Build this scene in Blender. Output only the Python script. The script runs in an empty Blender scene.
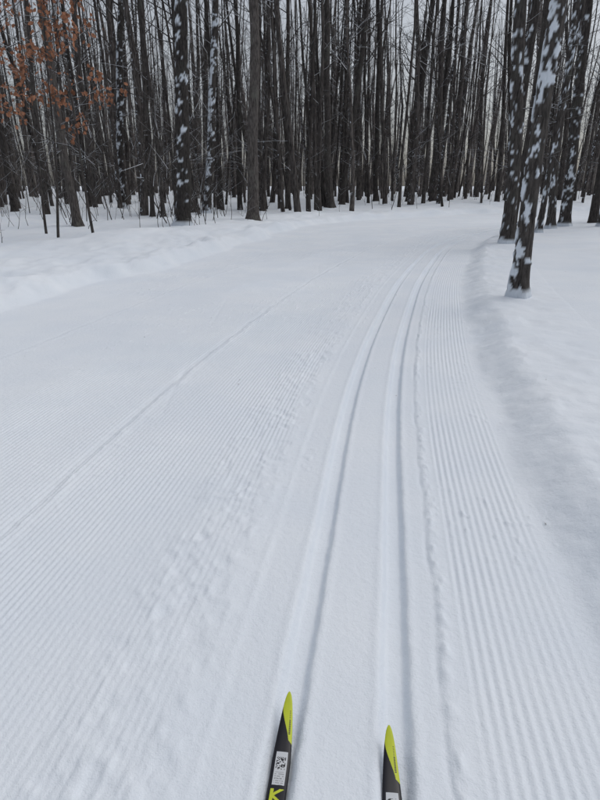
import bpy, math, numpy as np
from mathutils import Vector
rng = np.random.default_rng(7)
scene = bpy.context.scene
scene.view_settings.view_transform = 'Standard'
scene.view_settings.look = 'None'
scene.view_settings.exposure = 0

# ---------------------------------------------------------------- helpers
def sm(a, b, x):
    t = np.clip((x - a) / (b - a), 0, 1)
    return t * t * (3 - 2 * t)

def hsh(ix, iy, seed):
    n = (ix * 374761393 + iy * 668265263 + seed * 144269504) & 0xffffffff
    n = ((n ^ (n >> 13)) * 1274126177) & 0xffffffff
    return ((n ^ (n >> 16)) & 0xffff) / 65535.0

def noise(x, y, seed=0):
    x = np.asarray(x, float); y = np.asarray(y, float)
    fx = np.floor(x); fy = np.floor(y)
    ix = fx.astype(np.int64); iy = fy.astype(np.int64)
    tx = x - fx; ty = y - fy
    tx = tx * tx * (3 - 2 * tx); ty = ty * ty * (3 - 2 * ty)
    a = hsh(ix, iy, seed); b = hsh(ix + 1, iy, seed)
    c = hsh(ix, iy + 1, seed); d = hsh(ix + 1, iy + 1, seed)
    return (a * (1 - tx) + b * tx) * (1 - ty) + (c * (1 - tx) + d * tx) * ty

def fbm(x, y, seed=0, o=3):
    v = 0; a = .5; tot = 0
    for i in range(o):
        v = v + a * noise(x * 2 ** i + 17.3 * i, y * 2 ** i + 9.1 * i, seed + i)
        tot += a; a *= .5
    return v / tot

def make_mesh(name, v, f, mat=None, smooth=True, attrs=None, fmat=None):
    v = np.asarray(v, np.float32); f = np.asarray(f, np.int32)
    me = bpy.data.meshes.new(name)
    k = f.shape[1]
    me.vertices.add(len(v)); me.vertices.foreach_set('co', v.ravel())
    me.loops.add(f.size); me.loops.foreach_set('vertex_index', f.ravel())
    me.polygons.add(len(f))
    me.polygons.foreach_set('loop_start', np.arange(0, f.size, k, dtype=np.int32))
    me.polygons.foreach_set('loop_total', np.full(len(f), k, np.int32))
    if smooth:
        me.polygons.foreach_set('use_smooth', np.ones(len(f), bool))
    if mat is not None:
        for m in (mat if isinstance(mat, list) else [mat]):
            me.materials.append(m)
    if fmat is not None:
        me.polygons.foreach_set('material_index', np.asarray(fmat, np.int32))
    if attrs:
        for an, av in attrs.items():
            at = me.attributes.new(an, 'FLOAT', 'POINT')
            at.data.foreach_set('value', np.asarray(av, np.float32))
    me.update(calc_edges=True)
    ob = bpy.data.objects.new(name, me)
    scene.collection.objects.link(ob)
    return ob

def grid_faces(nr, nc, off=0):
    i = np.arange(nr - 1)[:, None] * nc + np.arange(nc - 1)[None, :]
    i = i.ravel() + off
    return np.stack([i, i + 1, i + nc + 1, i + nc], 1)

# ---------------------------------------------------------------- materials
def new_mat(name):
    m = bpy.data.materials.new(name); m.use_nodes = True
    nt = m.node_tree; b = nt.nodes['Principled BSDF']
    return m, nt, b
def N(nt, t, **kw):
    n = nt.nodes.new(t)
    for k, v in kw.items():
        if k == 'inp':
            for a, c in v.items(): n.inputs[a].default_value = c
        else: setattr(n, k, v)
    return n
def math_n(nt, op, a, b=None, clamp=False):
    n = nt.nodes.new('ShaderNodeMath'); n.operation = op; n.use_clamp = clamp
    for i, x in enumerate((a, b)):
        if x is None: continue
        if isinstance(x, (int, float)): n.inputs[i].default_value = x
        else: nt.links.new(x, n.inputs[i])
    return n.outputs[0]
def maprange(nt, x, a, b, c=0., d=1.):
    n = nt.nodes.new('ShaderNodeMapRange'); n.interpolation_type = 'SMOOTHSTEP'
    nt.links.new(x, n.inputs[0])
    for i, v in enumerate((a, b, c, d)): n.inputs[i + 1].default_value = v
    return n.outputs[0]
def noise_n(nt, vec, scale, detail=3, rough=.55):
    n = nt.nodes.new('ShaderNodeTexNoise')
    n.inputs['Scale'].default_value = scale; n.inputs['Detail'].default_value = detail
    n.inputs['Roughness'].default_value = rough
    nt.links.new(vec, n.inputs['Vector']); return n.outputs['Fac']

def snow_material(name, grain=1.0):
    m, nt, b = new_mat(name)
    tc = N(nt, 'ShaderNodeTexCoord').outputs['Object']
    n1 = noise_n(nt, tc, .9, 3, .6)
    ramp = N(nt, 'ShaderNodeMix', data_type='RGBA')
    nt.links.new(maprange(nt, n1, .3, .7), ramp.inputs[0])
    ramp.inputs[6].default_value = (.77, .825, .885, 1)
    ramp.inputs[7].default_value = (.82, .865, .91, 1)
    nt.links.new(ramp.outputs[2], b.inputs['Base Color'])
    b.inputs['Roughness'].default_value = .8
    b.inputs['Specular IOR Level'].default_value = .2
    fine = noise_n(nt, tc, 210, 1, .6)
    mid = noise_n(nt, tc, 38, 3, .65)
    h = math_n(nt, 'ADD', math_n(nt, 'MULTIPLY', fine, .0018 * grain), math_n(nt, 'MULTIPLY', mid, .0065 * grain))
    bp = N(nt, 'ShaderNodeBump'); bp.inputs['Strength'].default_value = .9; bp.inputs['Distance'].default_value = 1.0
    nt.links.new(h, bp.inputs['Height']); nt.links.new(bp.outputs[0], b.inputs['Normal'])
    return m
snow_mat = snow_material('snow', 1.15)
snow_trail_mat = snow_material('snow_groomed', .8)

def bark_material(name, far=False):
    m, nt, b = new_mat(name)
    tc = N(nt, 'ShaderNodeTexCoord').outputs['Object']
    mp = N(nt, 'ShaderNodeMapping'); mp.inputs['Scale'].default_value = (1, 1, .16)
    nt.links.new(tc, mp.inputs[0])
    st = noise_n(nt, mp.outputs[0], 34 if not far else 20, 4 if not far else 2, .65)
    tone = N(nt, 'ShaderNodeAttribute', attribute_name='tone').outputs['Fac']
    samt = N(nt, 'ShaderNodeAttribute', attribute_name='snowamt').outputs['Fac']
    cr = N(nt, 'ShaderNodeValToRGB')
    cr.color_ramp.elements[0].position = .32; cr.color_ramp.elements[0].color = (.025, .0215, .020, 1)
    cr.color_ramp.elements[1].position = .72; cr.color_ramp.elements[1].color = (.140, .124, .114, 1)
    nt.links.new(st, cr.inputs[0])
    colout = cr.outputs[0]
    if not far:
        blot = noise_n(nt, tc, 2.2, 3, .6)
        lich = N(nt, 'ShaderNodeMix', data_type='RGBA')
        nt.links.new(maprange(nt, blot, .5, .75, 0, .55), lich.inputs[0])
        nt.links.new(cr.outputs[0], lich.inputs[6]); lich.inputs[7].default_value = (.13, .13, .11, 1)
        colout = lich.outputs[2]
    tn = N(nt, 'ShaderNodeVectorMath', operation='SCALE')
    nt.links.new(colout, tn.inputs[0]); nt.links.new(tone, tn.inputs['Scale'])
    geo = N(nt, 'ShaderNodeNewGeometry')
    dt = N(nt, 'ShaderNodeVectorMath', operation='DOT_PRODUCT'); dt.inputs[1].default_value = (-.9, -.42, .12)
    nt.links.new(geo.outputs['Normal'], dt.inputs[0])
    n2 = noise_n(nt, tc, 8, 3 if far else 4, .7)
    val = math_n(nt, 'ADD', math_n(nt, 'MULTIPLY', dt.outputs['Value'], .15), n2)
    val = math_n(nt, 'ADD', val, math_n(nt, 'MULTIPLY', samt, .30))
    m1 = maprange(nt, val, .86, .90)
    sp = N(nt, 'ShaderNodeSeparateXYZ'); nt.links.new(geo.outputs['Normal'], sp.inputs[0])
    m2 = maprange(nt, sp.outputs[2], .40, .7)
    mk = math_n(nt, 'MAXIMUM', m1, m2, True)
    if not far:
        n3 = noise_n(nt, tc, 3.0, 2, .6)
        m2 = math_n(nt, 'MULTIPLY', m2, maprange(nt, n3, .44, .54))
        smask = N(nt, 'ShaderNodeAttribute', attribute_name='smask').outputs['Fac']
        mk = math_n(nt, 'MAXIMUM', math_n(nt, 'MAXIMUM', m1, m2), smask, True)
    fin = N(nt, 'ShaderNodeMix', data_type='RGBA')
    nt.links.new(mk, fin.inputs[0]); nt.links.new(tn.outputs[0], fin.inputs[6])
    fin.inputs[7].default_value = (.76, .81, .87, 1)
    nt.links.new(fin.outputs[2], b.inputs['Base Color'])
    b.inputs['Roughness'].default_value = .9; b.inputs['Specular IOR Level'].default_value = .2
    if not far:
        bp = N(nt, 'ShaderNodeBump'); bp.inputs['Strength'].default_value = 1; bp.inputs['Distance'].default_value = .03
        nt.links.new(st, bp.inputs['Height'])
        nt.links.new(bp.outputs[0], b.inputs['Normal'])
    return m
bark = bark_material('bark')
bark_far = bark_material('bark_distant', True)

def plain(name, col, rough=.5, var=.0, spec=.5):
    m, nt, b = new_mat(name)
    b.inputs['Base Color'].default_value = (*col, 1)
    if var:
        tc = N(nt, 'ShaderNodeTexCoord').outputs['Object']
        n = noise_n(nt, tc, 9, 3)
        mx = N(nt, 'ShaderNodeMix', data_type='RGBA'); nt.links.new(maprange(nt, n, .3, .7), mx.inputs[0])
        mx.inputs[6].default_value = (*[c * (1 - var) for c in col], 1)
        mx.inputs[7].default_value = (*[min(1, c * (1 + var)) for c in col], 1)
        nt.links.new(mx.outputs[2], b.inputs['Base Color'])
    b.inputs['Roughness'].default_value = rough; b.inputs['Specular IOR Level'].default_value = spec
    return m
leaf_mat = plain('dry_leaf', (.31, .145, .085), .8, .45, .2)
debris_mat = plain('bark_crumbs', (.12, .09, .07), .9, .3, .2)

# ---------------------------------------------------------------- trail curve (line d = 0)
cp = np.array([(-.30, -5), (.02, -2), (.14, -.3), (.287, .98), (.493, 2.4), (.70, 3.76), (1.03, 5.42), (1.52, 7.49), (2.1, 9.7),
               (3.33, 13.66), (4.4, 16.2), (6.2, 19.5), (8.8, 22.8), (12.5, 26), (18, 28.8), (26, 30.5), (40, 31.5), (60, 31)], float)
pp = np.vstack([2 * cp[0] - cp[1], cp, 2 * cp[-1] - cp[-2]])
pts = []
for i in range(1, len(pp) - 2):
    t = np.linspace(0, 1, 60, endpoint=False)[:, None]
    p0, p1, p2, p3 = pp[i - 1], pp[i], pp[i + 1], pp[i + 2]
    pts.append(.5 * ((2 * p1) + (-p0 + p2) * t + (2 * p0 - 5 * p1 + 4 * p2 - p3) * t ** 2 + (-p0 + 3 * p1 - 3 * p2 + p3) * t ** 3))
pts = np.vstack(pts)
L = np.concatenate([[0], np.cumsum(np.linalg.norm(np.diff(pts, axis=0), axis=1))])
S = np.arange(0, L[-1], .05)
cx = np.interp(S, L, pts[:, 0]); cy = np.interp(S, L, pts[:, 1])
def smooth1(a, w):
    k = np.hanning(2 * w + 1); k /= k.sum()
    ap = np.concatenate([a[0] + (a[1] - a[0]) * np.arange(-w, 0), a, a[-1] + (a[-1] - a[-2]) * np.arange(1, w + 1)])
    return np.convolve(ap, k, 'valid')
cx = smooth1(cx, 22); cy = smooth1(cy, 22)
tx = smooth1(np.gradient(cx), 10); ty = smooth1(np.gradient(cy), 10)
nn = np.hypot(tx, ty); tx /= nn; ty /= nn
S0 = np.interp(0.0, cy[:400], S[:400])          # s where the line passes the skier
def frame(s):
    x = np.interp(s, S, cx); y = np.interp(s, S, cy)
    a = np.interp(s, S, tx); b = np.interp(s, S, ty)
    return x, y, b, -a        # position and right-hand normal

def left_edge(s):
    return 4.7 + 1.5 * sm(S0 + 12, S0 + 21, s)

def base_height(d, s, x, y):
    dl = left_edge(s)
    dj = d + .09 * (noise(s * 1.3, d * 0, 5) - .5) + .05 * (noise(s * 5, d * 2, 6) - .5)
    h = .14 * sm(.56, .92, dj) + .012 * np.clip(dj - .8, 0, 3)
    h = h + (.05 * (fbm(x * .9, y * .9, 21) - .5)) * sm(.8, 2.2, d)
    h = h + .045 * (fbm(s * 6, d * 6, 23) - .5) * sm(.58, .7, d) * (1 - sm(1.1, 2, d))
    le = -d - dl + .5 * (noise(s * .7, s * 0, 9) - .5)
    h = h + .17 * sm(-.05, .26, le + .12 * (noise(s * 3.2, d * 2, 10) - .5)) + .06 * sm(.5, 1.5, le)
    h = h + .10 * np.exp(-((le - .40 + .35 * (noise(s * 2.1, d * .6, 8) - .5)) / .20) ** 2) * (.15 + noise(s * 1.3, d * .5, 12))
    h = h + .14 * (fbm(s * 2.6, d * 3.2, 13) - .5) * sm(-.05, .2, le) * (1 - sm(1.2, 3, le))
    out = np.maximum(sm(0, 2.5, le), sm(1.2, 5, d))
    h = h + out * (.32 * (fbm(x * .28, y * .28, 31) - .42) + .16 * (fbm(x * 1.3, y * 1.3, 35) - .5))
    far = np.hypot(x, y - 5)
    h = h + out * .35 * sm(18, 45, far)
    return h + .03 * (fbm(x * .25, y * .25, 41, 2) - .5)

# ---------------------------------------------------------------- groomed trail ribbon
def rows():
    r = [0.0]; 
    while r[-1] < S[-1] - .5:
        q = r[-1] - S0
        ds = .08 if q < .5 else (.012 if q < 3 else .012 + (q - 3) * .008)
        r.append(r[-1] + min(ds, .30))
    return np.array(r)
sr = rows()
dc = np.concatenate([np.arange(-9.2, -5.2, .04), np.arange(-5.2, -2.6, .0075), np.arange(-2.6, 1.0, .0052), np.arange(1.0, 1.95, .02)])
Sg, Dg = np.meshgrid(sr, dc, indexing='ij')
fx, fy, nx, ny = frame(sr)
X = fx[:, None] + Dg * nx[:, None]; Y = fy[:, None] + Dg * ny[:, None]
H = base_height(Dg, Sg, X, Y)
lat = Dg + .006 * (noise(Sg * 1.0, Dg * 0, 51) - .5)
for c in (-.052, -.352):
    q = np.abs(lat - c) + .005 * (noise(Sg * 22, Dg * 30, 53) - .5)
    H -= .034 * (1 - sm(.022, .050, q))
    H += .003 * np.exp(-((q - .060) / .014) ** 2)
# pressed plate between / beside the tracks
H -= .004 * sm(-.57, -.53, lat) * (1 - sm(.08, .105, lat))
# right-hand comb
er = .035 * (noise(Sg * 9, Dg * 0, 60) - .5)
zr = sm(.15, .18, lat) * (1 - sm(.50, .58, lat))
wear = np.clip(1.7 * fbm(Sg * 1.2, Dg * 4, 61) - .15, .3, 1.1)
jit = .0010 * (noise(Sg * 4, Dg * 9, 69) - .5)
H += zr * .0038 * wear * np.sin(2 * np.pi * (lat + jit) / .0315)
# crumbly seam next to the right track
cr = np.exp(-((lat - .115 - er * .5) / .020) ** 2)
H += cr * (.002 + .022 * np.clip(noise(Sg * 34, Dg * 44, 62) - .45, 0, 1)) 
H -= .005 * np.exp(-((lat - .088 - er * .6) / .010) ** 2) * noise(Sg * 7, Dg * 0, 63)
# left comb, gently worn in places
dl = left_edge(Sg)
zl = (1 - sm(-.78, -.62, lat + .08 * (noise(Sg * 3, Dg * 3, 81) - .5))) * sm(-dl, -dl + .4, lat)
wear = np.clip(1.9 * (fbm(Sg * .45, Dg * 1.3, 64) - .22) + .35 * (noise(Sg * 8, Dg * 12, 65) - .5), .38, 1)
H += zl * .0024 * wear * np.sin(2 * np.pi * (lat + jit) / .0262)
# loose, crumbled strip left of the tracks
zs = sm(-1.10, -.86, lat) * (1 - sm(-.66, -.57, lat))
cl = noise(Sg * 30, Dg * 32, 66); cl2 = fbm(Sg * 3, Dg * 7, 67)
H += zs * (.006 + .020 * np.clip(cl - .48, 0, 1) * sm(.3, .6, cl2) - .006 * sm(.62, .85, noise(Sg * 13, Dg * 14, 68)))
H += .003 * np.exp(-((lat + .56) / .016) ** 2) * noise(Sg * 14, Dg * 20, 70)
# scattered crumbs on the whole surface
cb = noise(Sg * 34, Dg * 34, 71)
offp = (1 - sm(.5, .7, Dg)) * (1 - .9 * sm(-.5, -.45, lat) * (1 - sm(.08, .1, lat)))
H += offp * .009 * sm(.80, .97, cb) * sm(.42, .68, fbm(Sg * .8, Dg * .8, 73))
# shallow dents and old skating marks
H -= offp * .002 * sm(.62, .85, noise(Sg * 2.6, Dg * 6, 74)) * sm(-4.6, -4.2, Dg) * (1 - sm(-.7, -.6, Dg))
for q0, dq, ln_, sl_ in ((2.0, -2.6, 1.4, .28), (3.1, -1.5, 1.6, -.22), (4.6, -3.4, 1.8, .3), (5.4, -2.0, 2.0, -.25), (7.6, -3.0, 2.2, .3), (9, -1.6, 2.0, -.28), (3.6, -3.9, 1.5, .25), (11, -3.5, 2.5, -.25)):
    q = Sg - S0 - q0
    c = dq + sl_ * q
    H -= .003 * np.exp(-((lat - c) / .016) ** 2) * sm(0, .5, q) * (1 - sm(ln_ * .6, ln_, q))
# seams between groomer passes
for c, a in ((-1.66, 1.0), (-3.35, .5)):
    w = .02 * (noise(Sg * 5, Dg * 0, 75) - .5)
    H += a * (.007 * np.exp(-((lat - c - w) / .03) ** 2) * (.2 + noise(Sg * 6, Dg * 8, 76)) - .007 * np.exp(-((lat - c + .05 - w) / .03) ** 2))
    H += a * .016 * np.exp(-((lat - c) / .08) ** 2) * np.clip(noise(Sg * 19, Dg * 22, 77) - .58, 0, 1)
# gentle waviness
H += .012 * (fbm(Sg * .7, Dg * .9, 79) - .5)
# edges dive under the surrounding snow
H += .004 - .05 * sm(1.65, 1.95, Dg) - .06 * (1 - sm(-9.2, -8.8, Dg))
V = np.stack([X, Y, H], -1).reshape(-1, 3)
trail = make_mesh('snow_trail', V, grid_faces(len(sr), len(dc))[:, ::-1], snow_trail_mat)
# ---------------------------------------------------------------- surrounding ground
def nearest(x, y):
    cs = slice(0, None, 6)
    qx, qy, qt, qb, qs = cx[cs], cy[cs], tx[cs], ty[cs], S[cs]
    d = np.empty(x.size); s = np.empty(x.size)
    xf, yf = x.ravel(), y.ravel()
    for a in range(0, x.size, 20000):
        xx = xf[a:a + 20000, None]; yy = yf[a:a + 20000, None]
        i = np.argmin((xx - qx) ** 2 + (yy - qy) ** 2, 1)
        rx = xx[:, 0] - qx[i]; ry = yy[:, 0] - qy[i]
        al = rx * qt[i] + ry * qb[i]; dd = rx * qb[i] - ry * qt[i]
        far = np.abs(al) > 1.0
        dd = np.where(far, np.sign(dd) * np.hypot(rx, ry), dd)
        d[a:a + 20000] = dd; s[a:a + 20000] = qs[i] + np.clip(al, -.5, .5)
    return d.reshape(x.shape), s.reshape(x.shape)
k = 5.2
u = np.linspace(-1, 1, 560)
gx = 420 * np.sinh(k * u) / math.sinh(k); gy = 9 + 420 * np.sinh(k * u) / math.sinh(k)
GX, GY = np.meshgrid(gx, gy)
gd, gs = nearest(GX, GY)
GH = base_height(gd, gs, GX, GY) + .012 * (fbm(gs * .7, gd * .9, 79) - .5) * 1.0
GH -= .25 * sm(-8.4, -7.8, gd) * (1 - sm(.95, 1.45, gd))
make_mesh('snow_ground', np.stack([GX, GY, GH], -1).reshape(-1, 3), grid_faces(560, 560), snow_mat)
def ground_at(x, y):
    x = np.array([x], float); y = np.array([y], float)
    d, s = nearest(x, y)
    return float(base_height(d, s, x, y)[0]), float(d[0]), float(s[0])

# ---------------------------------------------------------------- trees
class Acc:
    def __init__(s): s.v = []; s.f = []; s.n = 0; s.m = []
    def tube(s, P, R, n):
        P = np.asarray(P, float); R = np.asarray(R, float)
        T = np.gradient(P, axis=0); T /= np.linalg.norm(T, axis=1)[:, None] + 1e-9
        g = P[-1] - P[0]; g = g / (np.linalg.norm(g) + 1e-9)
        ref = np.array([1., 0, 0]) if abs(g[0]) < .7 else np.array([0, 1., 0])
        U = np.cross(T, ref); U /= np.linalg.norm(U, axis=1)[:, None] + 1e-9
        W = np.cross(T, U)
        a = np.arange(n) * 2 * np.pi / n
        ring = P[:, None] + R[:, None, None] * (np.cos(a)[None, :, None] * U[:, None] + np.sin(a)[None, :, None] * W[:, None])
        k = len(P)
        s.v.append(ring.reshape(-1, 3)); s.m.append(np.zeros(k * n))
        i = np.arange(k - 1)[:, None] * n; j = np.arange(n)[None]; j2 = (j + 1) % n
        s.f.append(np.stack([i + j, i + j2, i + n + j2, i + n + j], -1).reshape(-1, 4) + s.n)
        s.n += k * n
    def out(s): return np.vstack(s.v), np.vstack(s.f), np.concatenate(s.m)

def branch(acc, p, dirv, length, r, level, R, segs=4, sides=4, kids=4, up=.12):
    P = [np.array(p, float)]; dv = np.array(dirv, float); dv /= np.linalg.norm(dv)
    for i in range(segs):
        dv = dv + R.normal(0, .14, 3) + np.array([0, 0, up]); dv /= np.linalg.norm(dv)
        P.append(P[-1] + dv * length / segs)
    rad = r * np.linspace(1, .25, segs + 1)
    acc.tube(P, rad, sides)
    if level > 0:
        for j in range(kids):
            t = R.uniform(.25, .95) * segs; i = min(int(t), segs - 1); q = P[i] + (P[i + 1] - P[i]) * (t - i)
            side = np.cross(dv, R.normal(0, 1, 3)); side /= np.linalg.norm(side) + 1e-9
            nd = (P[i + 1] - P[i]) / (length / segs) * .75 + side * .7
            branch(acc, q, nd, length * R.uniform(.3, .55), max(r * .5, .004), level - 1, R, 2, 3, max(2, kids - 1), up)

def trunk_line(base, Ht, lean, R, k, wob=.10):
    z = np.linspace(-.25, Ht, k)
    ph = R.uniform(0, 6.28, 4)
    wx = wob * (np.sin(z * .45 + ph[0]) - math.sin(ph[0]) + .35 * (np.sin(z * 1.5 + ph[1]) - math.sin(ph[1])))
    wy = wob * (np.sin(z * .4 + ph[2]) - math.sin(ph[2]))
    return np.stack([base[0] + lean[0] * z + wx, base[1] + lean[1] * z + wy, base[2] + z], 1), z

def trunk_r(r0, z, Ht):
    q = np.clip(z / Ht, 0, 1)
    return r0 * (1.0 - .82 * q ** 1.05) * (1 + .30 * np.exp(-np.clip(z, 0, None) / .28))

def build_tree(name, x, y, r0, lean=(0, 0), Ht=19, snow=.3, tone=1., seed=0, fine=1, snowpatch=.0, nbr=26, low=2.5, wob=.06):
    R = np.random.default_rng(seed + 100)
    gz, d, s = ground_at(x, y)
    acc = Acc()
    n = 32 * fine
    zc = np.concatenate([np.arange(-.3, 8.5, .06 / fine), np.linspace(8.6, Ht, 24)])
    P, zz = trunk_line((0, 0, 0), Ht, lean, R, 400, wob)
    ln = np.stack([np.interp(zc, zz, P[:, i]) for i in range(3)], 1)
    rr = trunk_r(r0, zc, Ht)
    a = np.arange(n) * 2 * np.pi / n
    A, Z = np.meshgrid(a, zc)
    def pn(fr, fz, sd):   # periodic in angle
        w = A / (2 * np.pi)
        return noise(A / (2 * np.pi) * fr, Z * fz, sd) * (1 - w) + noise((A / (2 * np.pi) - 1) * fr + 500, Z * fz, sd) * w
    rid = np.abs(pn(22, 3.2, seed + 3) - .5) * 2
    low_n = pn(3, .8, seed + 4) - .5
    dirdot = np.cos(A) * -.9 + np.sin(A) * -.42
    blob = .42 * pn(6, 5.0, seed + 5) + .34 * pn(13, 14, seed + 6) + .24 * pn(24, 30, seed + 11)
    mask = sm(.585, .625, blob + .10 * dirdot + .22 * (snowpatch - .5)) if snowpatch > 0 else 0 * A
    cap = (1 - sm(.02, .09, Z - .05 * pn(4, 0, seed + 8)))
    mask = np.maximum(mask, cap * (snowpatch > 0))
    rad = rr[:, None] * (1 + .13 * low_n - .09 * rid * (1 - mask)) + mask * (.008 + .012 * pn(9, 9, seed + 7))
    rad += (rr[:, None] * .25) * np.exp(-np.clip(Z, 0, None) / .2) * np.clip(np.sin(A * 4 + seed), 0, 1)
    ring = np.stack([ln[:, 0][:, None] + rad * np.cos(A), ln[:, 1][:, None] + rad * np.sin(A), ln[:, 2][:, None] + 0 * A], -1)
    acc.v.append(ring.reshape(-1, 3)); acc.m.append(mask.ravel())
    i = np.arange(len(zc) - 1)[:, None] * n; j = np.arange(n)[None]; j2 = (j + 1) % n
    acc.f.append(np.stack([i + j, i + j2, i + n + j2, i + n + j], -1).reshape(-1, 4)); acc.n = len(zc) * n
    for b in range(nbr):
        h = low + (Ht - low - .5) * (b / nbr) ** .9 + R.uniform(-.3, .3)
        th = R.uniform(0, 2 * np.pi); q = h / Ht
        p = np.array([np.interp(h, zz, P[:, i]) for i in range(3)])
        big = h > 6.5
        el = R.uniform(.35, .95) if big else R.uniform(-.1, .5)
        ln_ = (R.uniform(2.2, 4.2) * (1.15 - q * .7)) if big else R.uniform(.5, 1.9)
        br = (r0 * .30 * (1.1 - q)) if big else R.uniform(.006, .014)
        branch(acc, p, (math.cos(th), math.sin(th), el), ln_, br, 2 if big else 1, R, 5, 5 if big else 4, 3 if big else 4, .10 if big else .03)
    v, f, m = acc.out()
    ob = make_mesh(name, v, f, bark, True, {'smask': m, 'snowamt': np.full(len(v), snow), 'tone': np.full(len(v), tone)})
    ob.location = (x, y, gz)
    return ob

near = [  # x, y, r0, lean_x, lean_y, snowamt, patch, tone, fine
    (2.62, 6.95, .096, -.005, 0, .1, .40, .92, 2),
    (4.75, 13.7, .15, -.055, 0, .1, .24, .8, 1),
    (5.45, 15.6, .12, -.03, .0, .1, .18, .75, 1),
    (5.15, 14.6, .085, .02, .0, .1, .0, .8, 1),
    (-6.6, 17.9, .12, -.05, 0, .1, .0, 1.25, 1),
    (-3.5, 18.0, .21, .07, 0, .2, .22, .62, 1),
    (-4.15, 27., .18, .11, 0, .5, .5, .85, 1),
    (-1.67, 21.3, .20, .02, 0, .1, .0, 1.4, 1),
    (-8.7, 30., .2, .09, 0, .5, .46, .75, 1),
    (-15.6, 30., .27, .0, 0, .2, .0, 1.0, 1),
    (-12.2, 26., .13, .02, 0, .2, .0, .8, 1),
    (-10.0, 24., .10, .05, 0, .2, .0, .9, 1),
    (-6.2, 25.5, .09, .03, 0, .2, .0, .8, 1),
    (-5.4, 24.0, .08, -.02, 0, .2, .0, .8, 1),
    (-2.9, 29.5, .12, .0, 0, .2, .0, .7, 1),
    (-.6, 31, .13, .02, 0, .2, .0, 1.0, 1),
    (1.6, 32, .20, -.04, 0, .2, .0, 1.0, 1),
    (2.3, 33.5, .16, .10, 0, .2, .0, .8, 1),
    (4.6, 37, .16, -.04, 0, .2, .0, .7, 1),
    (6.9, 38.5, .22, .05, 0, .2, .0, .75, 1),
    (8.6, 40, .17, .03, 0, .2, .0, .8, 1),
    (9.6, 18.9, .22, -.05, 0, .2, .15, .85, 1),
    (6.75, 17.0, .08, .03, 0, .2, .1, .8, 1),
    (7.7, 18.5, .12, -.04, 0, .2, .20, .9, 1),
    (8.6, 19.6, .17, -.07, 0, .2, .16, .75, 1),
    (10.3, 21.2, .15, .0, 0, .2, .0, .75, 1),
    (11.6, 22.0, .2, -.02, 0, .2, .15, .8, 1),
    (7.4, 10.8, .14, .02, 0, .2, .25, .8, 1),
    (-11.5, 17.0, .16, .0, 0, .2, .2, .9, 1),
    (-13.5, 20.0, .13, .04, 0, .2, .2, .8, 1),
]
for i, (x, y, r, lx, ly, sa, pa, tn, fi) in enumerate(near):
    build_tree('bare_tree', x, y, r, (lx, ly), 17 + (i * 37 % 7), sa, tn, i * 11 + 1, fi, pa, 26, 1.8 if i not in (0,) else 3.4)

# distant forest - one object
variants = []
for vi in range(12):
    R = np.random.default_rng(900 + vi)
    acc = Acc()
    Ht = R.uniform(16, 22)
    P, zz = trunk_line((0, 0, 0), Ht, (0, 0), R, 14, .10)
    acc.tube(P, trunk_r(.13, zz, Ht), 6)
    for b in range(20):
        h = R.uniform(1.5, Ht * .85); q = h / Ht
        th = R.uniform(0, 6.283); p = [np.interp(h, zz, P[:, i]) for i in range(3)]
        big = h > 6
        branch(acc, p, (math.cos(th), math.sin(th), R.uniform(.4, 1.1) if big else R.uniform(0, .6)),
               R.uniform(1.6, 3.6) * (1.15 - q * .6) if big else R.uniform(.6, 2.0), .035 * (1.15 - q) if big else .012, 1, R, 2, 3, 3, .1)
    variants.append(acc.out()[:2])
vs, fs, sn, tn_, off = [], [], [], [], 0
R = np.random.default_rng(5)
tries = np.stack([R.uniform(-75, 80, 5200), R.uniform(14, 105, 5200)], 1)
gd_, gs_ = nearest(tries[:, 0], tries[:, 1])
hh = base_height(gd_, gs_, tries[:, 0], tries[:, 1])
used = []
for (x, y), d, s, h in zip(tries, gd_, gs_, hh):
    if d > -left_edge(s) - 1.2 and d < 1.6: continue
    r = math.hypot(x, y)
    ang = abs(math.degrees(math.atan2(x, y)))
    if ang > 42: continue
    if ang < 33 and y < 25 and x < 9: continue
    if x >= 0 and y < 22.5 and x < 16: continue
    if x < 0 and y < 24 and x > -14: continue
    if R.uniform() > (.66 if r < 60 else .44): continue
    if any((x - a) ** 2 + (y - b) ** 2 < .5 for a, b in used[-400:]): continue
    used.append((x, y))
    v, f = variants[R.integers(12)]
    a = R.uniform(0, 6.283); c, sn_ = math.cos(a), math.sin(a)
    w = R.choice([.3, .5, .7, 1., 1.3, 1.8], p=[.22, .22, .20, .18, .11, .07])
    hs = .6 + .4 * min(1, w)
    vv = np.empty_like(v)
    lx, ly = R.normal(0, .05, 2)
    ww = (.25 + .75 * w if w < 1 else w)
    vv[:, 0] = (v[:, 0] * c - v[:, 1] * sn_) * ww + v[:, 2] * lx + x
    vv[:, 1] = (v[:, 0] * sn_ + v[:, 1] * c) * ww + v[:, 2] * ly + y
    vv[:, 2] = v[:, 2] * hs + h
    vs.append(vv); fs.append(f + off); off += len(v)
    sn.append(np.full(len(v), R.choice([.0, .2, .35, .52], p=[.4, .3, .2, .1]))); tn_.append(np.full(len(v), R.uniform(.6, 1.25) if r < 45 else R.uniform(.7, 2.0)))  # farther trees get a lighter bark tone range, distance haze painted into the colour
make_mesh('distant_forest', np.vstack(vs), np.vstack(fs), bark_far, True,
          {'snowamt': np.concatenate(sn), 'tone': np.concatenate(tn_)})

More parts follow.
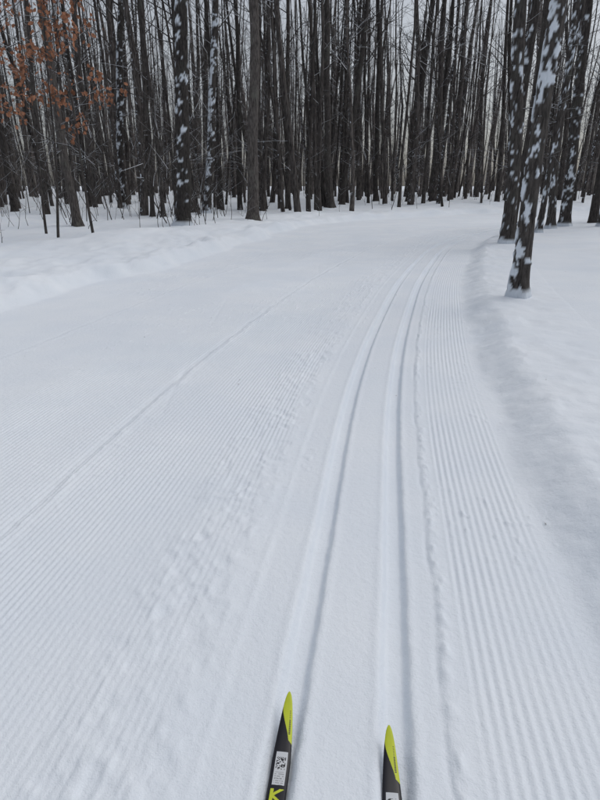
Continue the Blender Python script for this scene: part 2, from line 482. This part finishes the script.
# undergrowth saplings - one object
acc = Acc(); R = np.random.default_rng(77)
for i in range(460):
    if i < 70:
        x = R.uniform(-11, -1); y = R.uniform(17, 26)
    else:
        x = R.uniform(-30, 32); y = R.uniform(20, 50)
    gz, d, s = ground_at(x, y)
    if -left_edge(s) - 1.0 < d < 2.2: continue
    hgt = R.uniform(.5, 2.0) if R.uniform() < .6 else R.uniform(2, 5)
    branch(acc, (x, y, gz - .1), (R.normal(0, .2), R.normal(0, .2), 1), hgt, .004 + hgt * .004, 1, R, 5, 3, 6, .05)
v, f, m = acc.out()
make_mesh('undergrowth_saplings', v, f, bark_far, True, {'snowamt': np.full(len(v), .1), 'tone': np.full(len(v), 1.0)})

# leafy young beeches holding dry leaves (upper left)
def leafy(x, y, hgt, seed, nleaf):
    R = np.random.default_rng(seed); gz, _, _ = ground_at(x, y)
    acc = Acc(); P, zz = trunk_line((0, 0, 0), hgt, (R.normal(0, .05), 0), R, 14, .08)
    acc.tube(P, .032 * (1.1 - zz / hgt * .9), 7)
    tips = []
    for b in range(15):
        h = 1.6 + (hgt - 1.8) * b / 15
        th = R.uniform(0, 6.283); p = np.array([np.interp(h, zz, P[:, i]) for i in range(3)])
        dv = np.array([math.cos(th), math.sin(th), R.uniform(.1, .6)]); dv /= np.linalg.norm(dv)
        ln_ = R.uniform(.6, 1.35)
        branch(acc, p, dv, ln_, .010, 1, R, 4, 4, 4, .02)
        if h > 2.3:
            for t in R.uniform(.3, 1.1, 3): tips.append(p + dv * ln_ * t + np.array([0, 0, .05]))
    v, f, m = acc.out()
    ob = make_mesh('beech_sapling', v, f, bark, True, {'smask': m, 'snowamt': np.full(len(v), .1), 'tone': np.full(len(v), .9)})
    ob.location = (x, y, gz)
    lv, lf = [], []
    for i in range(nleaf):
        c = tips[R.integers(len(tips))] + R.normal(0, .11, 3)
        a = R.normal(0, 1, 3); a[2] -= 1.2; a /= np.linalg.norm(a)
        b = np.cross(a, R.normal(0, 1, 3)); b /= np.linalg.norm(b); n = np.cross(a, b)
        l = R.uniform(.08, .14); w = l * .36; cu = R.uniform(-.02, .025)
        k = len(lv)
        lv += [c, c + a * l * .35 + b * w + n * cu, c + a * l * .4, c + a * l * .35 - b * w + n * cu, c + a * l * .75 + b * w * .7, c + a * l * .75 - b * w * .7, c + a * l + n * cu]
        lf += [(k, k + 1, k + 2, k + 3), (k + 1, k + 4, k + 6, k + 2), (k + 2, k + 6, k + 5, k + 3)]
    lo = make_mesh('leaves', np.array(lv), np.array(lf), leaf_mat, False); lo.parent = ob
leafy(-5.9, 14.6, 5.6, 3, 380)
leafy(-4.9, 14.2, 5.0, 9, 180)
leafy(-6.6, 15.6, 5.2, 14, 200)

# dry stems poking out of the left bank
acc = Acc(); R = np.random.default_rng(55)
for (x, y, hgt) in [(-7.3, 13.8, .8), (-7.1, 13.9, .55), (-6.6, 13.2, .5), (-3.9, 16.6, 1.2), (-3.75, 16.7, .7), (-3.1, 16.9, .8), (-2.9, 17.4, .6), (-2.6, 18.6, 1.3), (-6.1, 17.2, .5),
                    (-4.5, 16.9, .9), (-1.2, 22.0, .7), (-8.0, 17, .9), (6.9, 13.0, .5)]:
    gz, _, _ = ground_at(x, y)
    branch(acc, (x, y, gz - .08), (R.normal(0, .3), R.normal(0, .2), 1), hgt, .009, 1, R, 5, 4, 4, .02)
v, f, m = acc.out()
make_mesh('dry_stems', v, f, bark, True, {'smask': m, 'snowamt': np.full(len(v), .0), 'tone': np.full(len(v), .6)})

# crumbs of bark fallen on the snow
R = np.random.default_rng(31); lv, lf = [], []
for i in range(150):
    s = S0 + R.uniform(.9, 14) ; d = R.uniform(-4.5, 3.5)
    a, b, nx_, ny_ = frame(np.array([s])); x = a[0] + d * nx_[0]; y = b[0] + d * ny_[0]
    gz, _, _ = ground_at(x, y); sz = R.uniform(.0015, .0045); k = len(lv); c = np.array([x, y, gz + .008])
    r = R.normal(0, 1, (4, 3)) * [1, 1, .35]
    lv += [c + q * sz for q in r]; lf += [(k, k + 1, k + 2), (k, k + 2, k + 3), (k, k + 3, k + 1), (k + 1, k + 2, k + 3)]
make_mesh('bark_debris', np.array(lv), np.array(lf), debris_mat, False)

# ---------------------------------------------------------------- skis
m_black = plain('ski_black', (.010, .010, .015), .3, 0, .35)
m_yel = plain('ski_yellow', (.56, .63, .04), .4, .06, .35)
m_white = plain('ski_label_white', (.60, .62, .64), .5)
m_grey = plain('ski_grey', (.28, .29, .30), .4)
m_base = plain('ski_base', (.02, .02, .02), .4)

def ski(tipx, tipy, heading, seed):
    R = np.random.default_rng(seed)
    t = np.concatenate([np.linspace(0, .02, 14, endpoint=False), np.arange(.02, .42, .0011), np.arange(.42, 1.93, .02)])
    nu = 48; uu = np.linspace(-1, 1, nu)
    hw = .0250 * np.clip(t / .17, 0, 1) ** .42
    hw = np.minimum(hw, .0250 * (1 - .08 * sm(.3, .9, t)))
    zc = .062 * np.clip(1 - t / .24, 0, 1) ** 1.9 + .004 * np.sin(np.clip((t - .25) / 1.5, 0, 1) * math.pi)
    th = .0045 + .012 * sm(.05, .7, t)
    T, U = np.meshgrid(t, uu, indexing='ij')
    Wd = hw[:, None] * U
    zt = (zc + th)[:, None] + .0022 * (1 - np.abs(U) ** 3) - .0015 * sm(.82, 1, np.abs(U))
    top = np.stack([Wd, -T, zt], -1)
    bot = np.stack([Wd, -T, zc[:, None] + 0 * U + .002 * np.exp(-(U / .18) ** 2)], -1)
    v = np.vstack([top.reshape(-1, 3), bot.reshape(-1, 3)])
    nt_ = len(t); n0 = nt_ * nu
    ft = grid_faces(nt_, nu)[:, ::-1]; fb = grid_faces(nt_, nu, n0)
    i = np.arange(nt_ - 1)
    sl = np.stack([i * nu, (i + 1) * nu, n0 + (i + 1) * nu, n0 + i * nu], 1)
    srr = np.stack([i * nu + nu - 1, n0 + i * nu + nu - 1, n0 + (i + 1) * nu + nu - 1, (i + 1) * nu + nu - 1], 1)
    j = np.arange(nu - 1)
    fr = np.stack([j, j + 1, n0 + j + 1, n0 + j], 1); e = (nt_ - 1) * nu
    bk = np.stack([e + j, n0 + e + j, n0 + e + j + 1, e + j + 1], 1)
    tm = .5 * (t[:-1] + t[1:]); um = .5 * (uu[:-1] + uu[1:])
    TM, UM = np.meshgrid(tm, um, indexing='ij')
    mi = np.zeros(TM.shape, int)
    bd = -1.2 + 1.75 * sm(.012, .125, TM)
    yel = (UM > bd) & (TM < .128 - .02 * (1 - UM)) & (TM > .0)
    mi[yel] = 1
    txt = (np.abs(UM - .62) < .12) & (TM > .045) & (TM < .105) & (np.sin(TM * 1900) > -.1)
    mi[txt & yel] = 0
    lab = (UM > -.62) & (UM < .66) & (TM > .150) & (TM < .236)
    mi[lab] = 2
    qx = np.floor((UM + .5) / .115).astype(int); qy = np.floor(TM / .0026).astype(int)
    qr = (hsh(qx.astype(np.int64), qy.astype(np.int64), seed) > .52) & (UM > -.5) & (UM < .5) & (TM > .163) & (TM < .195)
    mi[qr] = 0
    tx2 = lab & (TM > .202) & (np.sin(TM * 1100) > .2) & (hsh(np.floor(UM * 9).astype(np.int64) + 40, qy.astype(np.int64), 4) > .3) & (np.abs(UM) < .5)
    mi[tx2] = 3
    for a in (.245, .288, .331):
        q = (TM - a) / .036
        inb = (q > 0) & (q < 1)
        k1 = inb & (np.abs(UM) < .7) & ((np.abs(UM + .5) < .16) | (np.abs(np.abs(q - .5) * 1.6 - (UM + .45) * .8) < .19))
        mi[k1] = 1
    mi[(TM > .40) & (TM < .9) & (np.abs(UM) > .78)] = 1
    fmat = np.concatenate([mi.ravel(), np.full(len(fb), 4), np.zeros(len(sl) + len(srr) + len(fr) + len(bk), int)])
    f = np.vstack([ft, fb, sl, srr, fr, bk])
    ob = make_mesh('cross_country_ski', v, f, [m_black, m_yel, m_white, m_grey, m_base], False, None, fmat)
    ob.location = (tipx, tipy, -.032); ob.rotation_euler = (0, 0, -heading)
    bm_v, bm_f = [], []
    def box(x0, x1, y0, y1, z0, z1):
        k = len(bm_v)
        b_ = .15 * (x1 - x0)
        bm_v.extend([(x0, y0, z0), (x1, y0, z0), (x1, y1, z0), (x0, y1, z0), (x0 + b_, y0 + b_, z1), (x1 - b_, y0 + b_, z1), (x1 - b_, y1 - b_, z1), (x0 + b_, y1 - b_, z1)])
        bm_f.extend([tuple(k + q for q in p) for p in ((0, 3, 2, 1), (4, 5, 6, 7), (0, 1, 5, 4), (1, 2, 6, 5), (2, 3, 7, 6), (3, 0, 4, 7))])
    box(-.02, .02, -1.32, -.98, .021, .028); box(-.021, .021, -1.03, -.95, .0285, .045); box(-.012, .012, -.955, -.90, .022, .034)
    p = make_mesh('binding', np.array(bm_v), np.array(bm_f), m_grey, False); p.parent = ob
ski(-.030, 1.265, math.radians(6.5), 3)
ski(.240, 1.155, math.radians(4.5), 8)

# ---------------------------------------------------------------- light
az, el = math.radians(60), math.radians(62)
w = bpy.data.worlds.new('World'); scene.world = w; w.use_nodes = True
nt = w.node_tree; bg = nt.nodes['Background']
sky = nt.nodes.new('ShaderNodeTexSky'); sky.sky_type = 'NISHITA'; sky.sun_disc = False
sky.sun_elevation = el; sky.sun_rotation = az; sky.air_density = 1.0; sky.dust_density = 3.0
hs_ = nt.nodes.new('ShaderNodeHueSaturation'); hs_.inputs['Saturation'].default_value = .38
nt.links.new(sky.outputs[0], hs_.inputs['Color']); nt.links.new(hs_.outputs[0], bg.inputs[0])
bg.inputs[1].default_value = .112
sun = bpy.data.lights.new('sun', 'SUN'); sun.energy = .55; sun.angle = math.radians(55); sun.color = (1, .985, .97)
so = bpy.data.objects.new('sun', sun); scene.collection.objects.link(so)
dirv = Vector((math.sin(az) * math.cos(el), math.cos(az) * math.cos(el), math.sin(el)))
so.rotation_euler = (-dirv).to_track_quat('-Z', 'Y').to_euler()

# ---------------------------------------------------------------- camera
cam = bpy.data.cameras.new('camera'); co = bpy.data.objects.new('camera', cam); scene.collection.objects.link(co)
co.location = (0, 0, 1.4); co.rotation_euler = (math.radians(90 - 20.4), 0, 0)
cam.sensor_fit = 'VERTICAL'; cam.sensor_height = 36; cam.lens = 26; cam.clip_start = .05; cam.clip_end = 1500
scene.camera = co
